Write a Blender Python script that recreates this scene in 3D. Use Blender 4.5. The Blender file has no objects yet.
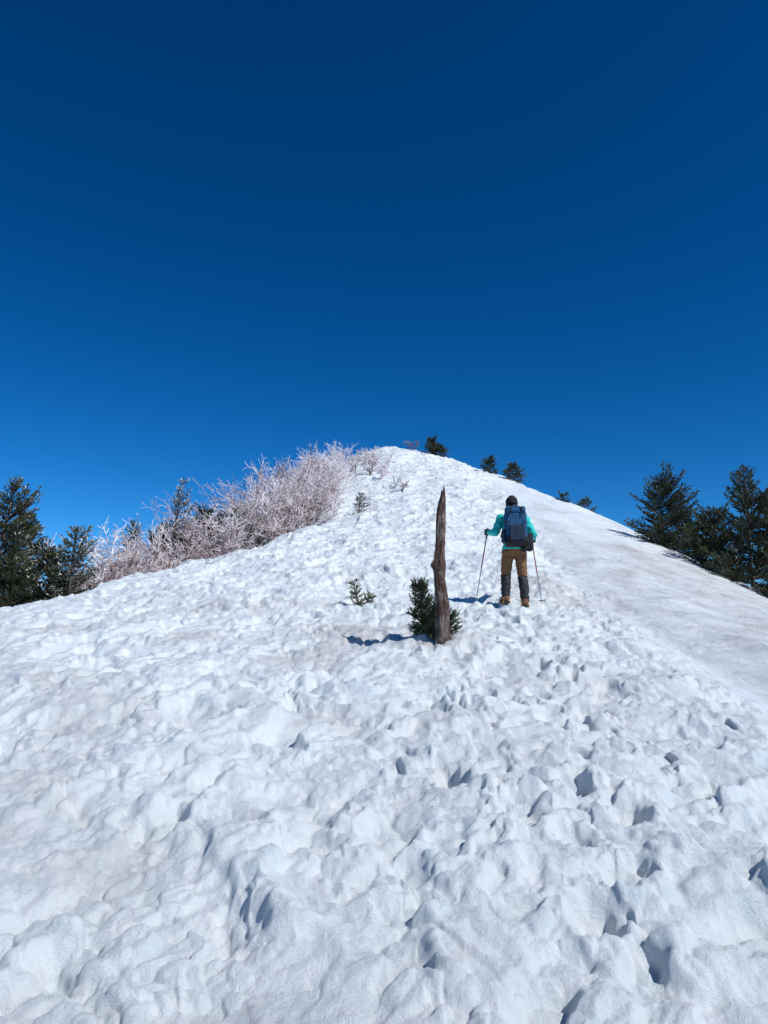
import bpy, math, random
import numpy as np
from mathutils import Vector, Matrix
R = math.radians
scene = bpy.context.scene

# ---------------------------------------------------------------- noise utils
def _hash(ix, iy, seed):
    n = (ix.astype(np.int64) * 374761393 + iy.astype(np.int64) * 668265263 + seed * 1442695041) & 0xFFFFFFFF
    n = ((n ^ (n >> 13)) * 1274126177) & 0xFFFFFFFF
    n = ((n ^ (n >> 16)) * 2246822519) & 0xFFFFFFFF
    n = n ^ (n >> 15)
    return (n & 0xFFFFFF) / float(0x1000000)

def perlin(x, y, seed=0):
    x = np.asarray(x, float); y = np.asarray(y, float)
    ix = np.floor(x); iy = np.floor(y)
    fx = x - ix; fy = y - iy
    u = fx * fx * fx * (fx * (fx * 6 - 15) + 10)
    v = fy * fy * fy * (fy * (fy * 6 - 15) + 10)
    def g(dx, dy):
        a = _hash(ix + dx, iy + dy, seed) * 2 * np.pi
        return np.cos(a) * (fx - dx) + np.sin(a) * (fy - dy)
    n00 = g(0, 0); n10 = g(1, 0); n01 = g(0, 1); n11 = g(1, 1)
    return (n00 * (1 - u) + n10 * u) * (1 - v) + (n01 * (1 - u) + n11 * u) * v

def cells(x, y, seed=0, k=7.0):
    """returns (bowl, block): smooth cellular bowls, and a per-cell random height with soft steps"""
    ix = np.floor(x); iy = np.floor(y)
    s = np.zeros_like(x); s2 = np.zeros_like(x); sh = np.zeros_like(x)
    for dx in (-1, 0, 1):
        for dy in (-1, 0, 1):
            px = ix + dx + 0.05 + 0.9 * _hash(ix + dx, iy + dy, seed)
            py = iy + dy + 0.05 + 0.9 * _hash(ix + dx, iy + dy, seed + 7)
            e = np.exp(-k * ((px - x) ** 2 + (py - y) ** 2))
            s += e; s2 += e * e; sh += e * e * (_hash(ix + dx, iy + dy, seed + 13) - .5)
    return -np.log(s + 1e-9) / k, sh / (s2 + 1e-12)

def sstep(a, b, t):
    t = np.clip((t - a) / (b - a), 0, 1)
    return t * t * (3 - 2 * t)

# ---------------------------------------------------------------- terrain
YT = np.arange(-120, 220, 0.25)
def table(pts, sig=1.4):
    ys, vs = zip(*pts)
    v = np.interp(YT, ys, vs)
    n = int(4 * sig / 0.25)
    k = np.exp(-0.5 * (np.arange(-n, n + 1) * 0.25 / sig) ** 2); k /= k.sum()
    return np.convolve(np.pad(v, n, mode='edge'), k, 'valid')
T_xc = table([(-20, 0), (0, 0), (7, 0), (11, .6), (14, 1), (18, 2), (22, 3), (28, 3.3), (40, 2.8), (50, 1.5), (58, .8), (62, .5), (100, 0)])
T_zc = table([(-120, -40), (-60, -14), (-20, -4), (0, 0), (7, 1.33), (11, 2.09), (14, 2.85), (18, 3.85), (22, 4.85), (28, 6.6), (34, 8.4),
              (40, 10.3), (50, 13.65), (58, 16.6), (62, 18.05), (66, 18.2), (70, 17.6), (80, 14), (100, 4), (140, -20), (220, -60)], 1.2)
T_xl = table([(-60, -9), (0, -9), (7, -8), (11, -7.1), (13, -6.7), (15, -5.75), (18, -4.5), (22, -2.9), (28, -1.9), (40, -2.5), (50, -3.2), (58, -3), (62, -2.5), (100, -3)])
T_dl = table([(-60, .8), (0, .6), (7, .5), (11, .42), (13, .5), (15, .5), (18, .42), (22, .4), (28, .5), (40, .6), (50, .9), (58, 1.0), (62, .8), (100, 1.5)])
T_xr = table([(-60, 6.5), (0, 6.5), (7, 6.9), (14, 7.2), (18, 7.7), (22, 7.96), (27, 8), (33, 8), (40, 7.5), (50, 6.65), (58, 4.6), (62, 3.7), (100, 3)])
T_dr = table([(-60, .8), (0, .7), (7, .62), (14, .66), (18, .65), (22, .55), (27, .4), (33, .4), (40, .45), (50, .5), (58, .5), (62, .7), (100, 1.5)])

def macro(x, y):
    xc = np.interp(y, YT, T_xc); zc = np.interp(y, YT, T_zc)
    xl = np.interp(y, YT, T_xl); dl = np.interp(y, YT, T_dl)
    xr = np.interp(y, YT, T_xr); dr = np.interp(y, YT, T_dr)
    right = x > xc
    w = np.where(right, xr - xc, xc - xl); dz = np.where(right, dr, dl)
    t = np.abs(x - xc) / w
    d = np.maximum(0, (t - 1) * w)
    s0 = 2 * dz / w
    zin = zc - dz * np.minimum(t, 1) ** 2
    S = 0.72
    z = zin - s0 * d - (S - s0) * (d - 2.2 * (1 - np.exp(-d / 2.2)))
    over = np.maximum(0, np.abs(y - 40) - 160)
    z = z - over * 0.3
    fl = -170 + 60 * perlin(x / 900 + 3, y / 900, 5) + 25 * perlin(x / 260, y / 260, 6) + 8 * perlin(x / 60, y / 60, 8)
    k = 12.0
    m = np.maximum(z, fl)
    return m + k * np.log(np.exp((z - m) / k) + np.exp((fl - m) / k))

rng = random.Random(4)
PRINTS = []
def trail(pts, step=0.66, gap=0.13, depth=0.07):
    path = []
    for (x0, y0), (x1, y1) in zip(pts[:-1], pts[1:]):
        L = math.hypot(x1 - x0, y1 - y0); n = max(1, int(L / (step / 2)))
        for i in range(n):
            t = i / n
            path.append((x0 + (x1 - x0) * t, y0 + (y1 - y0) * t, math.atan2(x1 - x0, y1 - y0)))
    for i, (x, y, a) in enumerate(path):
        if rng.random() < .2: continue
        s = 1 if i % 2 else -1
        PRINTS.append((x + s * gap * math.cos(a) + rng.uniform(-.08, .08), y - s * gap * math.sin(a) + rng.uniform(-.12, .12),
                       a + rng.uniform(-.4, .4) + s * .12, depth * rng.uniform(.5, 1.25), rng.uniform(.9, 1.4)))
trail([(0.7, 1.5), (0.9, 3.3), (1.2, 4.6), (1.42, 6), (1.7, 8.5), (1.88, 10.6)], depth=.07)
trail([(0.2, 1.5), (.4, 3.5), (.75, 5), (1.0, 7), (1.3, 10), (1.7, 14)], depth=.05)
trail([(1.9, 4), (2.4, 6), (2.9, 9), (3.2, 15)], depth=.03)
for _ in range(75):
    y = 1.8 + 10 * rng.random() ** 1.3
    PRINTS.append((rng.uniform(-.6, .28) * y, y, rng.uniform(-.9, .9), rng.uniform(.02, .055), rng.uniform(.8, 1.6)))

def detail(x, y):
    r = np.hypot(x, y)
    near = 1 - sstep(70, 110, r)
    smooth = sstep(2.1, 3.4, x - 0.10 * (y - 6) + .8 * perlin(x / 1.9, y / 1.9, 77)) * (1 - sstep(40, 60, y))
    rough = 1 - .80 * smooth
    rough = rough * (1 - .25 * (1 - sstep(-6.0, -4.0, x)) * sstep(6, 9, y))
    up = sstep(11, 19, y)
    wx = x + .22 * perlin(x / .6, y / .6, 11) + .07 * perlin(x / .19, y / .19, 15) + .022 * perlin(x / .08, y / .08, 17)
    wy = y + .22 * perlin(x / .6, y / .6, 12) + .07 * perlin(x / .19, y / .19, 16) + .022 * perlin(x / .08, y / .08, 18)
    a = .5
    ux = wx * math.cos(a) + wy * math.sin(a); uy = -wx * math.sin(a) + wy * math.cos(a)
    c1, b1 = cells(ux / .32, uy / .42, 3, 7)
    c2, b2 = cells(ux / .145 + 9, uy / .17, 4, 7)
    c3, b3 = cells(wx / .07 + 9, wy / .07, 5, 7)
    c4, b4 = cells(wx / .95 + 4, wy / 1.25, 6, 8)
    c5, b5 = cells(wx / .62 + 4, wy / .75, 8, 10)
    m1 = .5 + .8 * sstep(-.35, .4, perlin(x / 1.3, y / 1.3, 21))
    m2 = .5 + 1.0 * sstep(-.3, .35, perlin(x / .8, y / .8, 22))
    m3 = .4 + 1.1 * sstep(-.25, .35, perlin(x / .5, y / .5, 23))
    h = .12 * perlin(x / 3.1, y / 3.1, 31) + .08 * perlin(x / 1.2, y / 1.2, 32) * (.4 + .6 * rough)
    h = h + rough * .060 * b5
    h = h + rough * m1 * (.080 * (c1 - .12) + .085 * b1)
    h = h + rough * m2 * (-.034 * (c2 - .12) + .052 * b2)
    h = h + (.2 + .8 * rough) * m3 * (-.014 * c3 + .022 * b3)
    h = h + rough * up * (.15 * (c4 - .12) + .17 * b4)
    h = h + (.28 + .72 * rough) * (.020 * perlin(wx / .13, wy / .13, 41) + .009 * perlin(x / .055, y / .055, 42) + .004 * perlin(x / .028, y / .028, 43))
    h = h + smooth * (.020 * perlin(x / .25 + y / .6, y / 1.1, 51) + .014 * perlin(x / .5, y / .16, 52) + .06 * perlin(x / 1.1, y / 1.6, 53))
    h = h + .10 * np.exp(-((x - 4.6 - .05 * (y - 8) - .5 * perlin(y / 3., y * 0, 54)) / .45) ** 2) * sstep(5, 8, y) * (1 - sstep(16, 24, y)) * (.5 + perlin(x / .8, y / .8, 55))
    # shallow trough of an old packed track on the right flank
    h = h - .07 * np.exp(-((x - 3.5 - .03 * (y - 8) - .3 * perlin(y / 2.5, y * 0 + 4, 57)) / .28) ** 2) * sstep(4, 6, y) * (1 - sstep(24, 34, y))
    h = h + .25 * perlin(x / 5.5, y / 5.5, 61) * sstep(24, 34, y) + .10 * perlin(x / 1.7, y / 2.4, 62) * sstep(20, 28, y)
    pert = .40 * perlin(x / .10, y / .10, 71) + .2 * perlin(x / .045, y / .045, 72)
    for (px, py, pa, dep, sc) in PRINTS:
        R_ = .40
        idx = np.nonzero((np.abs(x - px) < R_) & (np.abs(y - py) < R_))[0]
        if len(idx) == 0: continue
        dx = x[idx] - px; dy = y[idx] - py
        lx = dx * math.cos(pa) - dy * math.sin(pa); ly = dx * math.sin(pa) + dy * math.cos(pa)
        q = np.sqrt((lx / (.09 * sc)) ** 2 + (ly / (.15 * sc)) ** 2) + pert[idx]
        f = -dep * (1 - sstep(.5, 1.15, q)) + .25 * dep * np.exp(-((q - 1.4) / .28) ** 2)
        h[idx] += f
    return h * near

def height(x, y):
    x = np.atleast_1d(np.asarray(x, float)); y = np.atleast_1d(np.asarray(y, float))
    return macro(x, y) + detail(x, y)
def H1(x, y): return float(height([x], [y])[0])

def mesh_from(name, verts, faces, mats, mat_idx=None, smooth=True):
    me = bpy.data.meshes.new(name)
    verts = np.asarray(verts, np.float32)
    if isinstance(faces, np.ndarray):
        n, k = faces.shape
        me.vertices.add(len(verts)); me.vertices.foreach_set('co', verts.ravel())
        me.loops.add(n * k); me.loops.foreach_set('vertex_index', faces.astype(np.int32).ravel())
        me.polygons.add(n); me.polygons.foreach_set('loop_start', np.arange(0, n * k, k, dtype=np.int32))
        me.polygons.foreach_set('loop_total', np.full(n, k, np.int32))
        if mat_idx is not None: me.polygons.foreach_set('material_index', np.asarray(mat_idx, np.int32))
        me.update(calc_edges=True)
    else:
        me.from_pydata([tuple(map(float, v)) for v in verts], [], faces)
        if mat_idx is not None: me.polygons.foreach_set('material_index', np.asarray(mat_idx, np.int32))
    me.polygons.foreach_set('use_smooth', np.full(len(me.polygons), smooth))
    for m in mats: me.materials.append(m)
    return me
def add_obj(name, me, parent=None, loc=(0, 0, 0), rot=(0, 0, 0)):
    o = bpy.data.objects.new(name, me); scene.collection.objects.link(o)
    o.location = loc; o.rotation_euler = rot
    if parent: o.parent = parent
    return o

# ---------------------------------------------------------------- materials
def new_mat(name):
    m = bpy.data.materials.new(name); m.use_nodes = True
    nt = m.node_tree; b = nt.nodes['Principled BSDF']
    return m, nt, b
def noise(nt, scale, detail=4, rough=.55, vec=None, dim=None):
    n = nt.nodes.new('ShaderNodeTexNoise'); n.inputs['Scale'].default_value = scale
    n.inputs['Detail'].default_value = detail; n.inputs['Roughness'].default_value = rough
    if vec: nt.links.new(vec, n.inputs['Vector'])
    return n
def ramp(nt, fac, stops):
    r = nt.nodes.new('ShaderNodeValToRGB'); nt.links.new(fac, r.inputs['Fac'])
    el = r.color_ramp.elements
    while len(el) > 1: el.remove(el[-1])
    el[0].position, c = stops[0]; el[0].color = (*c, 1)
    for p, c in stops[1:]:
        e = el.new(p); e.color = (*c, 1)
    return r
def mix(nt, fac, a, b):
    m = nt.nodes.new('ShaderNodeMix'); m.data_type = 'RGBA'
    for s, v in ((m.inputs[0], fac), (m.inputs[6], a), (m.inputs[7], b)):
        if isinstance(v, (int, float)): s.default_value = v
        elif isinstance(v, tuple): s.default_value = (*v, 1)
        else: nt.links.new(v, s)
    return m.outputs[2]
def bump(nt, b, h, strength, dist):
    bp = nt.nodes.new('ShaderNodeBump'); bp.inputs['Strength'].default_value = strength; bp.inputs['Distance'].default_value = dist
    nt.links.new(h, bp.inputs['Height']); nt.links.new(bp.outputs['Normal'], b.inputs['Normal'])
def simple(name, col, rough=.7, var=.25, scale=30, bmp=.3, metal=0):
    m, nt, b = new_mat(name)
    tc = nt.nodes.new('ShaderNodeTexCoord')
    n = noise(nt, scale, 4, .6, tc.outputs['Object'])
    r = ramp(nt, n.outputs['Fac'], [(.3, tuple(c * (1 - var) for c in col)), (.7, tuple(min(1, c * (1 + var)) for c in col))])
    nt.links.new(r.outputs['Color'], b.inputs['Base Color'])
    b.inputs['Roughness'].default_value = rough; b.inputs['Metallic'].default_value = metal
    if bmp: bump(nt, b, n.outputs['Fac'], bmp, .01)
    return m

# snow
M_snow, nt, b = new_mat('snow')
geo = nt.nodes.new('ShaderNodeNewGeometry')
at = nt.nodes.new('ShaderNodeAttribute'); at.attribute_name = 'dirt'
n1 = noise(nt, 1.6, 6, .6, geo.outputs['Position'])
n2 = noise(nt, 28, 5, .65, geo.outputs['Position'])
mm = nt.nodes.new('ShaderNodeMath'); mm.operation = 'MULTIPLY'
r1 = ramp(nt, n1.outputs['Fac'], [(.35, (.15,) * 3), (.65, (1,) * 3)])
nt.links.new(at.outputs['Fac'], mm.inputs[0]); nt.links.new(r1.outputs['Color'], mm.inputs[1])
r2 = ramp(nt, n2.outputs['Fac'], [(.35, (.45,) * 3), (.7, (1,) * 3)])
mm2 = nt.nodes.new('ShaderNodeMath'); mm2.operation = 'MULTIPLY'
nt.links.new(mm.outputs[0], mm2.inputs[0]); nt.links.new(r2.outputs['Color'], mm2.inputs[1])
nl = noise(nt, 5.5, 5, .65, geo.outputs['Position'])
cleanA = ramp(nt, n2.outputs['Fac'], [(.3, (.72, .82, .845)), (.7, (.82, .89, .905))])
clean = mix(nt, ramp(nt, nl.outputs['Fac'], [(.38, (0,) * 3), (.62, (1,) * 3)]).outputs['Color'], cleanA.outputs['Color'], (.88, .925, .935))
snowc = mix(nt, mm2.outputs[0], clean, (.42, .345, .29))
ns_ = noise(nt, 120, 2, .5, geo.outputs['Position'])
rs_ = ramp(nt, ns_.outputs['Fac'], [(.71, (0,) * 3), (.75, (.5,) * 3)])
mm3 = nt.nodes.new('ShaderNodeMath'); mm3.operation = 'MULTIPLY'
nt.links.new(rs_.outputs['Color'], mm3.inputs[0]); nt.links.new(r1.outputs['Color'], mm3.inputs[1])
snowc = mix(nt, mm3.outputs[0], snowc, (.30, .24, .19))
sep = nt.nodes.new('ShaderNodeSeparateXYZ'); nt.links.new(geo.outputs['Position'], sep.inputs[0])
mr = nt.nodes.new('ShaderNodeMapRange'); mr.inputs['From Min'].default_value = -18; mr.inputs['From Max'].default_value = -45
nt.links.new(sep.outputs['Z'], mr.inputs['Value'])
nf = noise(nt, .06, 8, .7, geo.outputs['Position'])
rf = ramp(nt, nf.outputs['Fac'], [(.42, (.03, .045, .03)), (.55, (.07, .08, .06)), (.6, (.7, .74, .78))])
fin = mix(nt, mr.outputs['Result'], snowc, rf.outputs['Color'])
nt.links.new(fin, b.inputs['Base Color'])
b.inputs['Roughness'].default_value = .36
b.inputs['Specular IOR Level'].default_value = .6
n3 = noise(nt, 55, 6, .75, geo.outputs['Position'])
n4 = noise(nt, 380, 2, .6, geo.outputs['Position'])
ad = nt.nodes.new('ShaderNodeMath'); ad.operation = 'MULTIPLY_ADD'
nt.links.new(n4.outputs['Fac'], ad.inputs[0]); ad.inputs[1].default_value = .35; nt.links.new(n3.outputs['Fac'], ad.inputs[2])
bump(nt, b, ad.outputs[0], .85, .022)

# ---------------------------------------------------------------- ground mesh (one sheet to the horizon)
ang = np.concatenate([np.radians(np.linspace(-40, 40, 1000)), np.radians(np.arange(42.5, 319, 2.5))])
rad = np.concatenate([np.linspace(.3, 1.4, 12), np.geomspace(1.45, 80, 1200), np.geomspace(84, 9000, 70)])
A, RR = np.meshgrid(ang, rad)
X = (RR * np.sin(A)).ravel(); Y = (RR * np.cos(A)).ravel()
Z = height(X, Y)
nr, na = len(rad), len(ang)
i = np.arange(nr - 1)[:, None]; j = np.arange(na)[None, :]; j2 = (j + 1) % na
q = np.stack([i * na + j, i * na + j2, (i + 1) * na + j2, (i + 1) * na + j], -1).reshape(-1, 4)[:, ::-1]
me = mesh_from('snow_ground', np.stack([X, Y, Z], 1), q, [M_snow])
def blob(cx, cy, rx, ry): return np.exp(-(((X - cx) / rx) ** 2 + ((Y - cy) / ry) ** 2))
D = .95 * blob(-.35, 8.9, .9, .8) + .75 * blob(3.0, 12.5, .9, 2.2) + .65 * sstep(3.0, 5.0, X) * sstep(4, 8, Y) * (1 - sstep(17, 24, Y))
D += .52 * sstep(.0, .38, perlin(X / 1.5, Y / 1.5, 91)) * (1 - sstep(9, 13, Y)) * (1 - sstep(-.3, 1.5, X))
D += .30 * sstep(.02, .45, perlin(X / 2.5, Y / 2.5, 92)) + .55 * blob(-1.6, 11.5, 1.8, .9) * sstep(-.2, .4, perlin(X / .6, Y / .6, 93))
D += .45 * sstep(.0, .4, perlin(X / 1.2, Y / 6, 94)) * sstep(14, 20, Y)
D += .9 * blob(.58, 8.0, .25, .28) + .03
a = me.attributes.new('dirt', 'FLOAT', 'POINT'); a.data.foreach_set('value', np.clip(D, 0, 1).astype(np.float32))
add_obj('snow_ground', me)

# ---------------------------------------------------------------- tube batch builder
def seg_mesh(P0, P1, r0, r1, sides=3):
    P0 = np.asarray(P0, float); P1 = np.asarray(P1, float); r0 = np.asarray(r0, float); r1 = np.asarray(r1, float)
    d = P1 - P0; d /= np.linalg.norm(d, axis=1)[:, None] + 1e-9
    up = np.where(np.abs(d[:, 2:3]) > .9, np.array([[1., 0, 0]]), np.array([[0, 0, 1.]]))
    u = np.cross(d, up); u /= np.linalg.norm(u, axis=1)[:, None] + 1e-9
    v = np.cross(d, u)
    vs = []
    for k in range(sides):
        c, s = math.cos(2 * math.pi * k / sides), math.sin(2 * math.pi * k / sides)
        o = u * c + v * s
        vs.append(P0 + o * r0[:, None]); vs.append(P1 + o * r1[:, None])
    V = np.stack(vs, 1)
    n = len(P0); base = (np.arange(n) * 2 * sides)[:, None]
    F = []
    for k in range(sides):
        k2 = (k + 1) % sides
        F.append(base + np.array([[2 * k, 2 * k2, 2 * k2 + 1, 2 * k + 1]]))
    return V.reshape(-1, 3), np.stack(F, 1).reshape(-1, 4)

# ---------------------------------------------------------------- fir trees
def bark_mat():
    m, nt, b = new_mat('fir_bark')
    n = noise(nt, 12, 6, .7)
    r = ramp(nt, n.outputs['Fac'], [(.3, (.06, .045, .035)), (.7, (.17, .14, .12))])
    nt.links.new(r.outputs['Color'], b.inputs['Base Color']); b.inputs['Roughness'].default_value = .9
    return m
M_bark = bark_mat()
def needle_mat(name, dark, light, frost):
    m, nt, b = new_mat(name)
    a = nt.nodes.new('ShaderNodeAttribute'); a.attribute_name = 'tone'
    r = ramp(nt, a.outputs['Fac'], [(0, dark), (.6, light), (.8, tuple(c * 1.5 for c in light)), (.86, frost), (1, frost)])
    nt.links.new(r.outputs['Color'], b.inputs['Base Color']); b.inputs['Roughness'].default_value = .6
    return m
M_need = needle_mat('fir_needles', (.006, .014, .006), (.042, .058, .012), (.10, .12, .04))
M_needf = needle_mat('frosted_fir_needles', (.012, .020, .012), (.08, .088, .032), (.66, .66, .65))

def make_fir(name, Ht, Rad, seed, needle=(.085, .026), wh=.2, frost=0., dens=1., low=.04, power=.75, wind=(0, 0), mat=None, trunk_r=None, twig=.38, updown=(-8, 50)):
    rg = np.random.RandomState(seed)
    P0, P1, r0, r1 = [], [], [], []
    NB, ND, NT = [], [], []
    n = 12; tr = trunk_r or .012 * Ht + .015
    px = np.cumsum(rg.normal(0, .012 * Ht / 4, n + 1)); py = np.cumsum(rg.normal(0, .012 * Ht / 4, n + 1))
    px -= px[0]; py -= py[0]
    def tp(t):
        f = t * n; return np.array([np.interp(f, range(n + 1), px) + wind[0] * t * t * Ht * .1, np.interp(f, range(n + 1), py) + wind[1] * t * t * Ht * .1, t * Ht])
    for k in range(n):
        P0.append(tp(k / n) - (np.array([0, 0, .4]) if k == 0 else 0)); P1.append(tp((k + 1) / n)); r0.append(tr * (1 - k / n) + .008); r1.append(tr * (1 - (k + 1) / n) + .008)
    ph = rg.rand() * 6.28
    z = low * Ht
    while z < Ht * .985:
        t = z / Ht
        nb = rg.randint(5, 8)
        az0 = rg.rand() * 6.28
        wl = rg.uniform(.7, 1.15)
        for bi in range(nb):
            if rg.rand() < .12: continue
            az = az0 + bi * 6.283 / nb + rg.normal(0, .3)
            w = 1 + .45 * (math.cos(az) * wind[0] + math.sin(az) * wind[1]) + .22 * math.sin(az * 2 + z * 2.3 + ph)
            L = Rad * (1 - t) ** power * w * wl * (.6 + .6 * rg.rand()) + .035 * Ht
            L = max(L, .12 * min(1, Ht / 2))
            el = R(updown[0] + updown[1] * t + rg.normal(0, 8))
            p = tp(t + rg.normal(0, .004)); d = np.array([math.cos(az) * math.cos(el), math.sin(az) * math.cos(el), math.sin(el)])
            ns = 5; pts = [p]
            for s in range(ns):
                d = d + np.array([0, 0, .11 + .04 * rg.normal()]) + rg.normal(0, .05, 3); d /= np.linalg.norm(d)
                pts.append(pts[-1] + d * L / ns)
            pts = np.array(pts)
            br = .004 + .010 * L
            for s in range(ns):
                P0.append(pts[s]); P1.append(pts[s + 1]); r0.append(br * (1 - s / ns) + .002); r1.append(br * (1 - (s + 1) / ns) + .002)
            sp = needle[0] * .95 / dens
            m = max(3, int(L / sp))
            for q_ in range(m):
                s = .08 + .92 * (q_ + rg.rand() * .8) / m
                s = min(s, .999)
                f = s * ns; i0 = min(int(f), ns - 1)
                bp = pts[i0] + (pts[i0 + 1] - pts[i0]) * (f - i0)
                bd = pts[i0 + 1] - pts[i0]; bd /= np.linalg.norm(bd)
                side = np.cross(bd, [0, 0, 1]); side /= np.linalg.norm(side) + 1e-9
                for sg in (-1, 1):
                    if rg.rand() < .1: continue
                    tl = (twig * L * (1 - s) ** .8 + .9 * needle[0]) * (.55 + .75 * rg.rand())
                    td = bd * .8 + side * sg * .7 * rg.uniform(.4, 1.2) + np.array([0, 0, .08 + .20 * rg.normal()]); td /= np.linalg.norm(td)
                    P0.append(bp); P1.append(bp + td * tl); r0.append(.004 if Ht > 1.5 else .002); r1.append(.002 if Ht > 1.5 else .001)
                    k = max(3, int(tl / (needle[0] * .25) * dens))
                    u = rg.rand(k)[:, None]
                    NB.append(bp + td * tl * u)
                    nd = td * 1.0 + rg.normal(0, .38, (k, 3)) + np.array([0, 0, .15])
                    ND.append(nd / np.linalg.norm(nd, axis=1)[:, None])
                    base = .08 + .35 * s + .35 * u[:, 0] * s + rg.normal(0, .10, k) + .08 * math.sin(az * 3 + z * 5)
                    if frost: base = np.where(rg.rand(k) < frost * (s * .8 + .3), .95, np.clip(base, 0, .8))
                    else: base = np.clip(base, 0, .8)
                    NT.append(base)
        z += wh * (.7 + .6 * rg.rand()) * (1 - .4 * t)
    V, F = seg_mesh(P0, P1, r0, r1, 4)
    nb_ = len(V); nf = len(F)
    B = np.concatenate(NB); Dn = np.concatenate(ND); T = np.concatenate(NT)
    k = len(B)
    sc = (.7 + .6 * rg.rand(k))[:, None]
    rv = rg.normal(0, 1, (k, 3)); S = np.cross(Dn, rv); S /= np.linalg.norm(S, axis=1)[:, None]
    L_, W_ = needle
    a0 = B - S * W_ * .25 * sc; a1 = B + Dn * L_ * .5 * sc + S * W_ * .5 * sc; a2 = B + Dn * L_ * sc; a3 = B + Dn * L_ * .45 * sc - S * W_ * .5 * sc
    NV = np.stack([a0, a1, a2, a3], 1).reshape(-1, 3)
    NF = nb_ + np.arange(k * 4).reshape(-1, 4)
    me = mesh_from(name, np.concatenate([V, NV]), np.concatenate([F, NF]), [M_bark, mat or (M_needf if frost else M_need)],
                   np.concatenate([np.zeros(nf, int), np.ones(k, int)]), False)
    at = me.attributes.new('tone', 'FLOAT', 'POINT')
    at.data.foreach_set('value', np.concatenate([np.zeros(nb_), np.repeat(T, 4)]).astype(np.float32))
    return me

NQ = 0
def put_fir(name, x, y, ztop, Rad, seed, **kw):
    global NQ
    g = H1(x, y) - .1
    me = make_fir(name, ztop - g, Rad, seed, **kw)
    NQ += len(me.polygons)
    return add_obj(name, me, None, (x, y, g))
# left group
put_fir('frosted_fir_tree', -8.9, 17, 5.25, 1.25, 1, wind=(.5, .2), wh=.27, power=.6, frost=.08)
put_fir('fir_tree', -9.4, 19, 4.7, 1.4, 2, wind=(.4, 0), wh=.24, power=.6)
put_fir('frosted_fir_tree', -7.2, 17, 4.2, .9, 3, wind=(.6, 0), frost=.22, wh=.24)
put_fir('fir_tree', -7.9, 17.6, 3.6, 1.1, 4, wh=.2, power=.55)
put_fir('fir_tree', -8.5, 16.6, 3.3, 1.2, 10, wh=.2, power=.5)
put_fir('frosted_fir_tree', -7.6, 26, 7.15, 1.0, 5, frost=.65, wh=.32, wind=(.9, 0), dens=.9)
put_fir('fir_tree', -6.3, 25.5, 6.0, 1.5, 6, wh=.22, power=.5)
put_fir('fir_tree', -5.3, 25.5, 5.7, 1.4, 7, wh=.22, power=.5)
put_fir('frosted_fir_tree', -8.9, 26, 5.7, 1.1, 8, frost=.35, wh=.24)
put_fir('fir_tree', -7.2, 24.5, 5.3, 1.4, 9, wh=.22, power=.5)
# right group
put_fir('fir_tree', 9.15, 24, 6.65, 1.5, 11, power=.42, wh=.22, wind=(.3, 0))
put_fir('fir_tree', 10.2, 25, 5.9, 1.5, 12, wh=.22, power=.5)
put_fir('fir_tree', 9.95, 20, 6.25, 1.45, 13, power=.68, wh=.24)
put_fir('fir_tree', 11.0, 20.5, 5.6, 1.6, 14, wh=.23, power=.5)
put_fir('fir_tree', 10.2, 22.5, 5.4, 1.4, 15, wh=.22, power=.5)
put_fir('fir_tree', 9.4, 21.8, 4.6, 1.3, 16, wh=.2, power=.5)
put_fir('fir_tree', 9.9, 18.0, 3.8, 1.5, 17, wh=.2, power=.5)
put_fir('fir_tree', 8.95, 19.4, 3.6, .9, 18, wh=.2, power=.5)
# small ones along the skyline
DW = dict(needle=(.12, .045), wh=.16, twig=.65)
put_fir('dwarf_fir', 3.85, 58, H1(3.85, 58) + 1.25, .75, 21, power=.25, **DW)
put_fir('dwarf_fir', 4.4, 57.5, H1(4.4, 57.5) + .8, .75, 22, power=.25, **DW)
put_fir('dwarf_fir', 7.0, 48, H1(7.0, 48) + .95, .6, 23, power=.3, **DW)
put_fir('dwarf_fir', 8.25, 46, 12.55, .8, 24, power=.6, **DW)
put_fir('dwarf_fir', 8.9, 36, H1(8.9, 36) + .5, .4, 25, power=.3, needle=(.09, .03), wh=.14)
put_fir('dwarf_fir', 9.1, 33, 7.75, .5, 26, power=.3, needle=(.09, .03), wh=.14)
put_fir('dwarf_fir', -1.0, 29, H1(-1.0, 29) + .75, .42, 28, power=.4, needle=(.08, .02), wh=.16, wind=(.7, 0), dens=.6)
# shrubs near the post
M_near = needle_mat('sapling_needles', (.010, .022, .008), (.055, .095, .018), (.13, .15, .07))
M_yel = needle_mat('sapling_needles_yellow', (.02, .035, .01), (.13, .15, .03), (.2, .2, .1))  # yellow-green needles, the slender saplings' own colour
def sap(x, y, h, r, seed, rot, mat, **kw):
    add_obj('fir_sapling', make_fir('fir_sapling', h, r, seed, mat=mat, trunk_r=.011, **kw), None, (x, y, H1(x, y) - .05), rot)
SP = dict(needle=(.038, .010), wh=.042, power=.35, low=.02, twig=.5)
sap(.50, 8.15, .64, .19, 31, (0, R(-10), 0), M_near, **SP)
sap(.64, 8.2, .40, .16, 33, (R(8), R(12), 1), M_near, **SP)
sap(.52, 8.05, .42, .17, 34, (R(10), R(-4), 2), M_near, **SP)
sap(-.36, 10.9, .42, .07, 32, (0, R(-14), 0), M_yel, needle=(.045, .011), wh=.08, power=.1, low=.2, dens=.6, twig=.5)
sap(-.30, 10.95, .20, .09, 35, (0, R(30), 0), M_yel, needle=(.045, .011), wh=.08, power=.1, low=.05, dens=.6, twig=.5)
print('fir faces', NQ)

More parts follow.
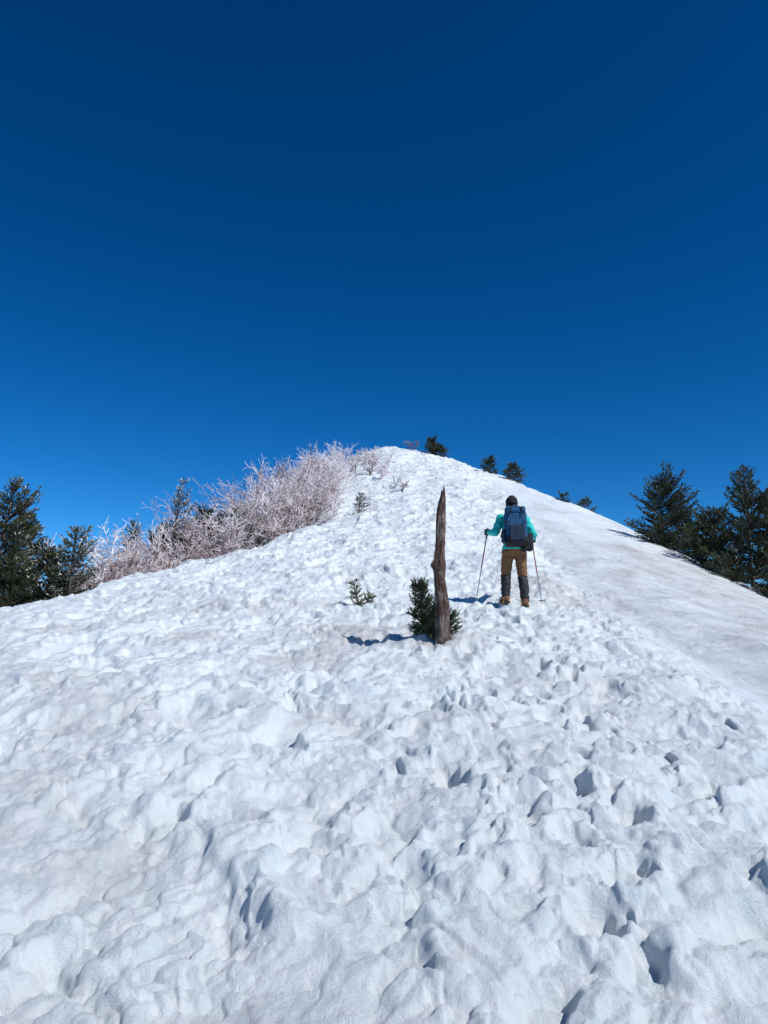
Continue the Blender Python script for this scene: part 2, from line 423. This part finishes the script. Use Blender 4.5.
# ---------------------------------------------------------------- rime-covered shrub thicket
M_rime, nt, b = new_mat('rimed_twigs')
a = nt.nodes.new('ShaderNodeAttribute'); a.attribute_name = 'tone'
r = ramp(nt, a.outputs['Fac'], [(0, (.05, .03, .027)), (.25, (.20, .13, .118)), (.5, (.48, .37, .36)), (.75, (.72, .63, .63)), (1, (.88, .86, .88))])
nt.links.new(r.outputs['Color'], b.inputs['Base Color']); b.inputs['Roughness'].default_value = .7
def bush_segs(seed):
    rg = np.random.RandomState(seed); S = []
    def grow(p, d, L, r, lvl):
        n = 3
        for k in range(n):
            d2 = d + rg.normal(0, .22, 3) + np.array([0, 0, .03]); d2 /= np.linalg.norm(d2)
            q = p + d2 * L / n
            S.append((p, q, r * (1 - .25 * k / n), r * (1 - .25 * (k + 1) / n), lvl))
            p, d = q, d2
            if lvl < 4:
                for _ in range(2 if lvl else 1 + (rg.rand() < .6)):
                    if rg.rand() < .74:
                        sd = d + rg.normal(0, .72, 3); sd /= np.linalg.norm(sd)
                        if sd[2] < -.1: sd[2] *= -.5
                        grow(p, sd, L * rg.uniform(.42, .68), r * .58, lvl + 1)
    for _ in range(rg.randint(2, 4)):
        az = rg.rand() * 6.28; sp = rg.uniform(.1, .6)
        grow(np.array([0., 0, -.05]), np.array([math.cos(az) * sp, math.sin(az) * sp, 1.]), .6, .032, 1)
    P0 = np.array([s[0] for s in S]); P1 = np.array([s[1] for s in S])
    zmax = P1[:, 2].max()
    return P0 / zmax, P1 / zmax, np.array([s[2] for s in S]), np.array([s[3] for s in S]), np.array([s[4] for s in S])
protos = [bush_segs(100 + k) for k in range(9)]
rg = np.random.RandomState(9)
spots = []
def reg(n, y0, y1, o0, o1, h0, h1, w=0.):
    for _ in range(n):
        y = rg.uniform(y0, y1); xl = np.interp(y, YT, T_xl)
        spots.append((xl - rg.uniform(o0, o1), y, rg.uniform(h0, h1) * (1.25 if rg.rand() < .2 else 1), w))
reg(34, 18, 24, 2.6, 5.0, 1.2, 2.3, -.02)
reg(50, 24, 31, .8, 6.5, 1.6, 3.1, 0)
reg(50, 30, 38, .5, 5.0, 1.4, 2.9, .03)
reg(44, 37, 46, .2, 4.0, 1.1, 2.5, .10)
reg(34, 44, 56, -.3, 2.8, 1.1, 2.2, .18)
reg(10, 40, 52, -2.2, 0.2, .8, 1.5, .18)
for s in [(2.0, 60, .9, -.3), (2.5, 60, 1.1, -.3), (.6, 38, 1.2, .2), (-.2, 42, 1.4, .2), (.1, 46, 1.5, .2), (-2.6, 54, 1.4, .2), (-2.0, 57, 1.0, .1), (-1.2, 52, 1.2, .2), (.9, 35, .9, .1)]: spots.append(s)
aP0, aP1, ar0, ar1, aT = [], [], [], [], []
for (x, y, h, w) in spots:
    p = protos[rg.randint(9)]
    a_ = rg.rand() * 6.28; c, s = math.cos(a_), math.sin(a_); wd = rg.uniform(.75, 1.1)
    M = np.array([[c * wd, -s * wd, rg.uniform(-.15, .25)], [s * wd, c * wd, rg.uniform(-.15, .15)], [0, 0, 1]]) * h
    o = np.array([x, y, H1(x, y)])
    aP0.append(p[0] @ M.T + o); aP1.append(p[1] @ M.T + o)
    ar0.append(p[2] * .62 + .0036); ar1.append(p[3] * .62 + .0036)
    aT.append(np.clip(-.10 + .17 * p[4] + .22 * p[1][:, 2] + w + rg.normal(0, .14, len(p[4])) + rg.normal(0, .16), 0, 1))
V, F = seg_mesh(np.concatenate(aP0), np.concatenate(aP1), np.concatenate(ar0), np.concatenate(ar1), 3)
me = mesh_from('frosted_shrub_thicket', V, F, [M_rime], None, False)
at = me.attributes.new('tone', 'FLOAT', 'POINT'); at.data.foreach_set('value', np.repeat(np.concatenate(aT), 6).astype(np.float32))
add_obj('frosted_shrub_thicket', me)
print('thicket segs', len(F) // 3)

# ---------------------------------------------------------------- dead trunk post
M_dead, nt, b = new_mat('weathered_wood')
tc = nt.nodes.new('ShaderNodeTexCoord'); mp = nt.nodes.new('ShaderNodeMapping'); mp.inputs['Scale'].default_value = (1, 1, .12)
nt.links.new(tc.outputs['Object'], mp.inputs[0])
na_ = noise(nt, 60, 7, .75, mp.outputs[0]); nb2 = noise(nt, 5.5, 5, .65, tc.outputs['Object'])
c1 = ramp(nt, na_.outputs['Fac'], [(.32, (.045, .033, .028)), (.48, (.17, .13, .11)), (.68, (.38, .33, .30))])
c2 = ramp(nt, na_.outputs['Fac'], [(.32, (.025, .014, .012)), (.7, (.14, .072, .052))])
f = ramp(nt, nb2.outputs['Fac'], [(.44, (0, 0, 0)), (.54, (1, 1, 1))])
nt.links.new(mix(nt, f.outputs['Color'], c1.outputs['Color'], c2.outputs['Color']), b.inputs['Base Color'])
b.inputs['Roughness'].default_value = .85; bump(nt, b, na_.outputs['Fac'], 1.0, .03)
zs = np.array([-.25, 0, .06, .2, .45, .6, .72, .85, .95, 1.1, 1.3, 1.45, 1.55, 1.62, 1.68])
rs = np.array([.10, .092, .082, .074, .068, .060, .054, .062, .054, .047, .049, .045, .038, .026, .012])
cx = np.array([0, 0, -.002, -.008, -.012, -.022, -.035, -.03, -.034, -.025, -.018, -.012, -.004, .004, .010])
nz, ns = 170, 52
vv = []
zz = np.linspace(-.25, 1.66, nz); th = np.linspace(0, 2 * np.pi, ns, endpoint=False)
for z in zz:
    rr = np.interp(z, zs, rs); x0 = np.interp(z, zs, cx)
    n = perlin(np.cos(th) * 1.6 + 5, np.sin(th) * 1.6 + z * 1.6, 3) * .36 + perlin(np.cos(th) * 4 + 5, np.sin(th) * 4 + z * 4, 4) * .28 + perlin(np.cos(th) * 7, np.sin(th) * 7 + z * 14, 5) * .2
    knot = .55 * np.exp(-((z - .86) / .05) ** 2) * np.exp(-((np.minimum(abs(th - 3.6), 6.28 - abs(th - 3.6))) / .5) ** 2) + .45 * np.exp(-((z - 1.32) / .04) ** 2) * np.exp(-((th - 5.2) / .5) ** 2)
    q = rr * (1 + n + knot)
    zt = z + ((.07 * np.cos(th - .3) + .06 * perlin(th * 2.2, th * 0 + 2, 8) + .03 * np.sin(th * 7)) * sstep(1.45, 1.66, z))
    vv.append(np.stack([x0 + q * np.cos(th), q * np.sin(th) * .9, zt + 0 * th], 1))
vv = np.concatenate(vv)
ii = np.arange(nz - 1)[:, None]; jj = np.arange(ns)[None, :]; j2 = (jj + 1) % ns
qf = np.stack([ii * ns + jj, ii * ns + j2, (ii + 1) * ns + j2, (ii + 1) * ns + jj], -1).reshape(-1, 4)
fl = [tuple(map(int, f_)) for f_ in qf] + [tuple(range((nz - 1) * ns, nz * ns))]
me = mesh_from('dead_tree_trunk', vv, fl, [M_dead])
gz = H1(.62, 7.9)
add_obj('dead_tree_trunk', me, None, (.63, 7.9, gz - .03))
print('post ground', gz)

# ---------------------------------------------------------------- hiker
def mat_cloth(name, col, var=.2, rough=.75, scale=40):
    return simple(name, col, rough, var, scale, .35)
M_jacket = mat_cloth('turquoise_jacket_fabric', (.012, .50, .45))
M_pants = mat_cloth('brown_trousers_fabric', (.18, .085, .032))
M_gait = mat_cloth('black_gaiter_fabric', (.012, .012, .015), rough=.7)
M_boot = mat_cloth('boot_leather', (.15, .065, .026))
M_sole = mat_cloth('boot_sole', (.02, .02, .02))
M_glove = mat_cloth('glove_fabric', (.02, .02, .025))
M_skin = simple('skin', (.50, .30, .21), .55, .08, 20, .1)
M_hat = mat_cloth('black_knit_beanie', (.012, .012, .014), rough=.95)
M_hair = mat_cloth('black_hair', (.012, .009, .008))
M_blue = mat_cloth('blue_pack_fabric', (.003, .060, .15), rough=.9)
M_navy = mat_cloth('navy_pack_fabric', (.004, .018, .045), rough=.9)
M_strap = mat_cloth('black_strap', (.010, .010, .012), rough=.85)
M_pole = simple('pole_metal', (.35, .33, .33), .35, .1, 10, 0, .8)
M_red = simple('pole_red_section', (.30, .04, .03), .4, .1, 10, 0)
M_eye = simple('eye_dark', (.02, .015, .012), .2, .1, 10, 0)
M_lip = simple('lips', (.35, .13, .11), .5, .1, 10, 0)
M_steel = simple('crampon_steel', (.50, .22, .05), .4, .2, 20, 0, .3)

def ell(V, F, c, r, rot=None, nu=14, nv=9):
    base = len(V); c = np.array(c, float); r = np.array(r if hasattr(r, '__len__') else (r, r, r), float)
    pts = [(0, 0, 1)]
    for a_ in range(1, nv):
        p = math.pi * a_ / nv
        for b_ in range(nu):
            t = 2 * math.pi * b_ / nu; pts.append((math.sin(p) * math.cos(t), math.sin(p) * math.sin(t), math.cos(p)))
    pts.append((0, 0, -1))
    for p in pts:
        v = np.array(p) * r
        if rot is not None: v = np.array(rot @ Vector(v))
        V.append(c + v)
    for b_ in range(nu): F.append((base, base + 1 + b_, base + 1 + (b_ + 1) % nu))
    for a_ in range(nv - 2):
        for b_ in range(nu):
            i0 = base + 1 + a_ * nu; i1 = i0 + nu
            F.append((i0 + b_, i1 + b_, i1 + (b_ + 1) % nu, i0 + (b_ + 1) % nu))
    last = len(V) - 1; i0 = base + 1 + (nv - 2) * nu
    for b_ in range(nu): F.append((i0 + b_, last, i0 + (b_ + 1) % nu))
LBL = []
def cap(V, F, p0, p1, r0, r1, label=None):
    p0 = np.array(p0, float); p1 = np.array(p1, float)
    r0 = np.array(r0 if hasattr(r0, '__len__') else (r0,) * 3, float); r1 = np.array(r1 if hasattr(r1, '__len__') else (r1,) * 3, float)
    L = np.linalg.norm(p1 - p0); n = max(2, int(L / (min(r0.min(), r1.min()) * .3)) + 1)
    for k in range(n + 1):
        t = k / n; ell(V, F, p0 + (p1 - p0) * t, r0 + (r1 - r0) * t)
    if label is not None: LBL.append((p0, p1, float(r0.mean()), float(r1.mean()), label))
def remeshed(name, V, F, vox, smooth_it=4):
    me = bpy.data.meshes.new(name + '_raw'); me.from_pydata([tuple(v) for v in V], [], F); me.update()
    o = bpy.data.objects.new(name + '_raw', me); scene.collection.objects.link(o)
    m = o.modifiers.new('r', 'REMESH'); m.mode = 'VOXEL'; m.voxel_size = vox
    s = o.modifiers.new('s', 'SMOOTH'); s.iterations = smooth_it; s.factor = .5
    dg = bpy.context.evaluated_depsgraph_get()
    out = bpy.data.meshes.new_from_object(o.evaluated_get(dg)); out.name = name
    bpy.data.objects.remove(o)
    out.polygons.foreach_set('use_smooth', np.full(len(out.polygons), True))
    return out

hiker = bpy.data.objects.new('hiker', None); scene.collection.objects.link(hiker)
hx, hy = 1.93, 10.9
FL = (-.14, .03); FR = (.13, -.03)
gl = H1(hx + FL[0], hy + FL[1]); gr = H1(hx + FR[0], hy + FR[1])
hz = min(gl, gr)
print('hiker ground', gl, gr)
hiker.location = (hx, hy, hz)
zl_, zr_ = min(.08, gl - hz), min(.08, gr - hz)
V, F = [], []
cap(V, F, (0, 0, .88), (0, 0, .84), (.165, .125, .10), (.16, .125, .09), 'pants')
cap(V, F, (0, 0, .92), (0, .015, 1.02), (.165, .13, .10), (.155, .115, .1), 'jacket')
cap(V, F, (0, .015, 1.02), (0, .06, 1.25), (.155, .115, .1), (.175, .12, .1), 'jacket')
cap(V, F, (-.12, .065, 1.31), (.12, .065, 1.31), (.085, .085, .075), (.085, .085, .075), 'jacket')
cap(V, F, (0, .07, 1.33), (0, .085, 1.43), .068, .06, 'jacket')
cap(V, F, (0, .085, 1.43), (0, .10, 1.49), .052, .055, 'skin')
cap(V, F, (0, .105, 1.545), (0, .11, 1.535), (.076, .095, .108), (.072, .09, .1), 'skin')
cap(V, F, (0, .17, 1.475), (0, .16, 1.48), (.035, .03, .03), (.045, .04, .04), 'skin')
for sx, (ax, ay), zg, kn in ((-1, FL, zl_, (-.125, .07)), (1, FR, zr_, (.12, .05))):
    hip = (sx * .085, 0, .84); knee = (kn[0], kn[1], .47 + zg * .5); ank = (ax, ay, .10 + zg)
    cap(V, F, hip, knee, .100, .074, 'pants')
    cap(V, F, knee, (kn[0] * .98, kn[1] - .01, knee[2] - .05), .074, .072, 'pants')
    cap(V, F, (kn[0] * .98, kn[1] - .01, knee[2] - .05), ((kn[0] + ax) / 2, (kn[1] + ay) / 2 - .02, .30 + zg), .072, .076, 'gaiter')
    cap(V, F, ((kn[0] + ax) / 2, (kn[1] + ay) / 2 - .02, .30 + zg), ank, .076, .064, 'gaiter')
elL = (-.275, -.01, 1.10); hL = (-.355, .20, 1.135)
elR = (.285, -.02, 1.08); hR = (.315, .21, 1.03)
for sx, e, h in ((-1, elL, hL), (1, elR, hR)):
    cap(V, F, (sx * .175, .06, 1.325), e, .072, .057, 'jacket')
    e = np.array(e); h = np.array(h); w = e + (h - e) * .80
    cap(V, F, e, w, .057, .045, 'jacket')
    cap(V, F, w, w + (h - e) * .12, .034, .034, 'glove')
body = remeshed('body', V, F, .011, 5)
mats = {'pants': M_pants, 'jacket': M_jacket, 'skin': M_skin, 'gaiter': M_gait, 'glove': M_glove}
keys = list(mats)
for k in keys: body.materials.append(mats[k])
n = len(body.polygons); C = np.zeros(n * 3); body.polygons.foreach_get('center', C); C = C.reshape(-1, 3)
best = np.full(n, 1e9); lab = np.zeros(n, int)
for p0, p1, r0, r1, l in LBL:
    d = p1 - p0; t = np.clip(((C - p0) @ d) / (d @ d + 1e-9), 0, 1)
    dist = np.linalg.norm(C - (p0 + t[:, None] * d), axis=1) - (r0 + (r1 - r0) * t)
    m_ = dist < best - 1e-6; best[m_] = dist[m_]; lab[m_] = keys.index(l)
lab[(C[:, 2] > .86) & (lab == 0)] = 1
lab[(C[:, 2] < .86) & (C[:, 2] > .6) & (lab == 1)] = 0
lab[(C[:, 2] < .46)] = 3
n_v = len(body.vertices); cv = np.zeros(n_v * 3); body.vertices.foreach_get('co', cv); cv = cv.reshape(-1, 3)
nn = np.zeros(n_v * 3); body.vertices.foreach_get('normal', nn); nn = nn.reshape(-1, 3)
fold = .016 * perlin(cv[:, 0] / .09 + cv[:, 1] / .2, cv[:, 2] / .05 + cv[:, 0] * 4, 5) + .009 * perlin(cv[:, 0] / .04 + 3, cv[:, 2] / .03 + cv[:, 1] / .04, 6)
fold *= (cv[:, 2] < 1.42)
body.vertices.foreach_set('co', (cv + nn * fold[:, None]).ravel())
body.polygons.foreach_set('material_index', lab.astype(np.int32)); body.update()
add_obj('body', body, hiker)

def part(name, build, mat, vox=None, sm=2):
    V, F = [], []; build(V, F)
    if vox: me = remeshed(name, V, F, vox, sm)
    else:
        me = bpy.data.meshes.new(name); me.from_pydata([tuple(v) for v in V], [], F)
        me.polygons.foreach_set('use_smooth', np.full(len(me.polygons), True))
    me.materials.append(mat); return add_obj(name, me, hiker)
part('nose', lambda V, F: (cap(V, F, (0, .198, 1.548), (0, .216, 1.522), .009, .014), ell(V, F, (0, .208, 1.518), (.018, .012, .009))), M_skin, .004)
part('mouth', lambda V, F: ell(V, F, (0, .196, 1.492), (.024, .009, .006)), M_lip)
part('eyes', lambda V, F: (ell(V, F, (-.030, .190, 1.550), (.012, .008, .007)), ell(V, F, (.030, .190, 1.550), (.012, .008, .007))), M_eye)
part('ears', lambda V, F: (ell(V, F, (-.080, .10, 1.535), (.012, .022, .032)), ell(V, F, (.080, .10, 1.535), (.012, .022, .032))), M_skin)
part('beanie', lambda V, F: (ell(V, F, (0, .095, 1.580), (.094, .112, .098)), cap(V, F, (0, .09, 1.555), (0, .09, 1.562), (.096, .113, .04), (.096, .113, .04)), ell(V, F, (0, .085, 1.655), (.05, .05, .03))), M_hat, .008, 3)
part('hair', lambda V, F: (cap(V, F, (0, .055, 1.53), (0, .035, 1.43), (.085, .055, .05), (.075, .045, .03))), M_hair, .008, 3)
part('jacket_collar', lambda V, F: [ell(V, F, (.072 * math.cos(t), .085 + .072 * math.sin(t), 1.405 + .012 * math.sin(t)), (.02, .02, .03)) for t in np.linspace(0, 6.28, 26)], M_jacket, .008, 3)
part('jacket_hem', lambda V, F: [ell(V, F, (.168 * math.cos(t), .132 * math.sin(t), .865), (.014, .014, .022)) for t in np.linspace(0, 6.28, 60)], M_jacket, .008, 3)

for nm, (ax, ay), zg, yaw in (('boot_left', FL, zl_, -.12), ('boot_right', FR, zr_, .14)):
    rot = Matrix.Rotation(-yaw, 3, 'Z')
    def P(x, y, z, ax=ax, ay=ay, zg=zg, rot=rot):
        v = rot @ Vector((x, y, 0)); return (ax + v.x, ay + v.y, zg + z)
    part(nm, lambda V, F: (cap(V, F, P(0, -.01, .09), P(0, -.02, .06), (.055, .06, .05), (.048, .058, .05)),
                           cap(V, F, P(0, -.03, .06), P(0, .14, .045), (.048, .05, .048), (.05, .055, .036))), M_boot, .009, 3)
    part(nm + '_sole', lambda V, F: cap(V, F, P(0, -.04, .018), P(0, .15, .018), (.052, .052, .02), (.055, .055, .02)), M_sole, .008, 1)
    def cr(V, F):
        for yy in (-.06, -.01, .08, .14, .19):
            for sx in (-1, 1):
                cap(V, F, P(sx * .052, yy, .035), P(sx * .05, yy, -.015), .006, .004)
        cap(V, F, P(-.058, -.05, .07), P(.058, -.05, .07), .008, .008)
        cap(V, F, P(-.058, .10, .085), P(.058, .10, .085), .008, .008)
    part(nm + '_crampon', cr, M_steel)

def pole(nm, h, tip, side):
    h = Vector(h); tip = Vector(tip); ax = (h - tip).normalized()
    top = h + ax * .06
    def shaft(V, F):
        vv, ff = seg_mesh([tip], [tip + (top - tip) * .5], [.006], [.007], 12)
        V.extend(vv); F.extend([tuple(f) for f in ff])
    def up(V, F):
        b0 = len(V); vv, ff = seg_mesh([tip + (top - tip) * .48], [h - ax * .05], [.009], [.009], 12)
        V.extend(vv); F.extend([tuple(f + b0) for f in ff])
    part(nm + '_lower_shaft', shaft, M_pole); part(nm + '_upper_shaft', up, M_red)
    part(nm + '_grip', lambda V, F: cap(V, F, h - ax * .08, top, .013, .016), M_strap, .005, 2)
    part(nm + '_basket', lambda V, F: [ell(V, F, tip + ax * .09 + Vector((.035 * math.cos(t), .035 * math.sin(t), 0)), (.01, .01, .005)) for t in np.linspace(0, 6.28, 20)] + [cap(V, F, tip + ax * .09, tip + ax * .09 + Vector((.035 * math.cos(t), .035 * math.sin(t), 0)), .004, .004) for t in (0, 1.57, 3.14, 4.71)], M_strap)
    out = Vector((side, 0, 0)); out = (out - ax * out.dot(ax)).normalized(); fw = ax.cross(out).normalized()
    if fw.y < 0: fw = -fw
    def hand(V, F):
        pc = h + out * .030 - fw * .012
        cap(V, F, pc - ax * .028 - fw * .03, pc + ax * .026 - fw * .03, (.019, .026, .019), (.019, .026, .019))
        cap(V, F, pc - fw * .03, pc - fw * .06 + out * -.004, (.022, .026, .024), (.024, .024, .024))
        for k, (ln, rr) in enumerate(((.9, .0095), (1.0, .0098), (.93, .0093), (.78, .0083))):
            o = ax * (.031 - k * .0205)
            a0 = h + o + out * .030 - fw * .014
            a1 = h + o + out * .028 + fw * .014 * ln
            a2 = h + o + out * .004 + fw * .029 * ln
            a3 = h + o - out * .020 + fw * .016 * ln
            for s_, e_, q_ in ((a0, a1, 1), (a1, a2, .95), (a2, a3, .86)): cap(V, F, s_, e_, rr * q_, rr * q_ * .95)
        t0 = h + out * .012 - fw * .035 + ax * .012; t1 = h - out * .016 - fw * .026 + ax * .034; t2 = h - out * .026 + fw * .004 + ax * .044
        cap(V, F, t0, t1, .0125, .011); cap(V, F, t1, t2, .011, .009)
    part(nm.replace('pole', 'hand'), hand, M_glove, .0035, 1)
def tipz(x, y): return H1(hx + x, hy + y) - hz - .03
pole('pole_left', (-.36, .245, 1.135), (-.575, .12, tipz(-.575, .12)), -1)
pole('pole_right', (.318, .255, 1.02), (.42, .15, tipz(.42, .15)), 1)

def rbox(name, c, s, mat, bev=.04, rot=(0, 0, 0), taper=1., sub=2, nz=.006):
    import bmesh
    bm = bmesh.new(); bmesh.ops.create_cube(bm, size=1)
    for v in bm.verts:
        k = 1 + (taper - 1) * (v.co.z + .5)
        v.co = Vector((v.co.x * s[0] * k, v.co.y * s[1] * k, v.co.z * s[2]))
    bmesh.ops.bevel(bm, geom=list(bm.edges), offset=bev, segments=4, affect='EDGES', profile=.6)
    bmesh.ops.subdivide_edges(bm, edges=list(bm.edges), cuts=1, use_grid_fill=True)
    bmesh.ops.recalc_face_normals(bm, faces=bm.faces)
    me = bpy.data.meshes.new(name); bm.to_mesh(me); bm.free()
    me.polygons.foreach_set('use_smooth', np.full(len(me.polygons), True)); me.materials.append(mat)
    o = add_obj(name, me, hiker, c, rot)
    ss = o.modifiers.new('s', 'SUBSURF'); ss.levels = sub; ss.render_levels = sub
    tx = bpy.data.textures.new(name, 'CLOUDS'); tx.noise_scale = .07
    dm = o.modifiers.new('d', 'DISPLACE'); dm.texture = tx; dm.strength = nz * 4; dm.mid_level = .5
    return o
lean = R(-8)
rbox('backpack_main', (0, -.175, 1.16), (.31, .20, .44), M_blue, .06, (lean, 0, 0), 1.04)
rbox('backpack_lid', (0, -.155, 1.40), (.29, .21, .11), M_blue, .04, (lean, 0, 0))
rbox('backpack_front_pocket', (0, -.285, 1.06), (.22, .06, .24), M_navy, .025, (lean, 0, 0))
rbox('backpack_base', (.01, -.195, .945), (.32, .22, .14), M_strap, .05, (lean, 0, 0))
rbox('backpack_side_pocket', (-.165, -.18, 1.02), (.06, .12, .20), M_navy, .022, (lean, 0, 0))
rbox('hip_pouch', (.165, -.14, .94), (.17, .18, .26), M_strap, .045, (0, 0, 0))
for sx in (-1, 1):
    part('shoulder_strap', lambda V, F: [cap(V, F, a_, b_, (.024, .01, .01), (.024, .01, .01)) for a_, b_ in
         (((sx * .085, -.06, 1.37), (sx * .095, .06, 1.405)), ((sx * .095, .06, 1.405), (sx * .11, .165, 1.32)), ((sx * .11, .165, 1.32), (sx * .12, .185, 1.18)), ((sx * .12, .185, 1.18), (sx * .16, .10, 1.04)))], M_strap)
    part('compression_strap', lambda V, F: (cap(V, F, (sx * .10, -.325, 1.22), (sx * .158, -.20, 1.24), .007, .007), cap(V, F, (sx * .09, -.285, 1.33), (sx * .075, -.262, 1.44), .009, .009)), M_strap)
part('hip_belt', lambda V, F: [ell(V, F, (.172 * math.cos(t), .01 + .14 * math.sin(t), .985), (.012, .012, .03)) for t in np.linspace(0, 6.28, 60)], M_strap)

# ---------------------------------------------------------------- sky, sun, camera
w = bpy.data.worlds.new('World'); scene.world = w; w.use_nodes = True
nt = w.node_tree; bg = nt.nodes['Background']
sky = nt.nodes.new('ShaderNodeTexSky'); sky.sky_type = 'NISHITA'; sky.sun_disc = False
sd = Vector((.70, -.52, 0)).normalized(); ELV = 46
sky.sun_elevation = R(ELV); sky.sun_rotation = math.atan2(sd.x, sd.y)
sky.altitude = 3000; sky.air_density = 1.0; sky.dust_density = 0.0; sky.ozone_density = 5.0
hs = nt.nodes.new('ShaderNodeHueSaturation'); hs.inputs['Saturation'].default_value = 1.30; hs.inputs['Hue'].default_value = .491
gm = nt.nodes.new('ShaderNodeGamma'); gm.inputs['Gamma'].default_value = 1.32
nt.links.new(sky.outputs[0], hs.inputs['Color']); nt.links.new(hs.outputs[0], gm.inputs['Color']); nt.links.new(gm.outputs[0], bg.inputs['Color'])
bg.inputs['Strength'].default_value = .068
sl = bpy.data.lights.new('sun', 'SUN'); sl.energy = 4.3; sl.angle = R(.5); sl.color = (1, .985, .96)
so = bpy.data.objects.new('sun', sl); scene.collection.objects.link(so)
dirv = Vector((sd.x * math.cos(R(ELV)), sd.y * math.cos(R(ELV)), math.sin(R(ELV))))
so.rotation_euler = dirv.to_track_quat('Z', 'Y').to_euler(); so.location = (20, -20, 30)

cam = bpy.data.cameras.new('camera'); co = bpy.data.objects.new('camera', cam); scene.collection.objects.link(co)
cam.sensor_fit = 'VERTICAL'; cam.sensor_height = 36; cam.sensor_width = 27; cam.lens = 26
cam.clip_start = .05; cam.clip_end = 30000
co.location = (0, 0, 1.6); co.rotation_euler = (R(99.8), 0, 0)
scene.camera = co
scene.view_settings.view_transform = 'Standard'; scene.view_settings.look = 'None'; scene.view_settings.exposure = 0
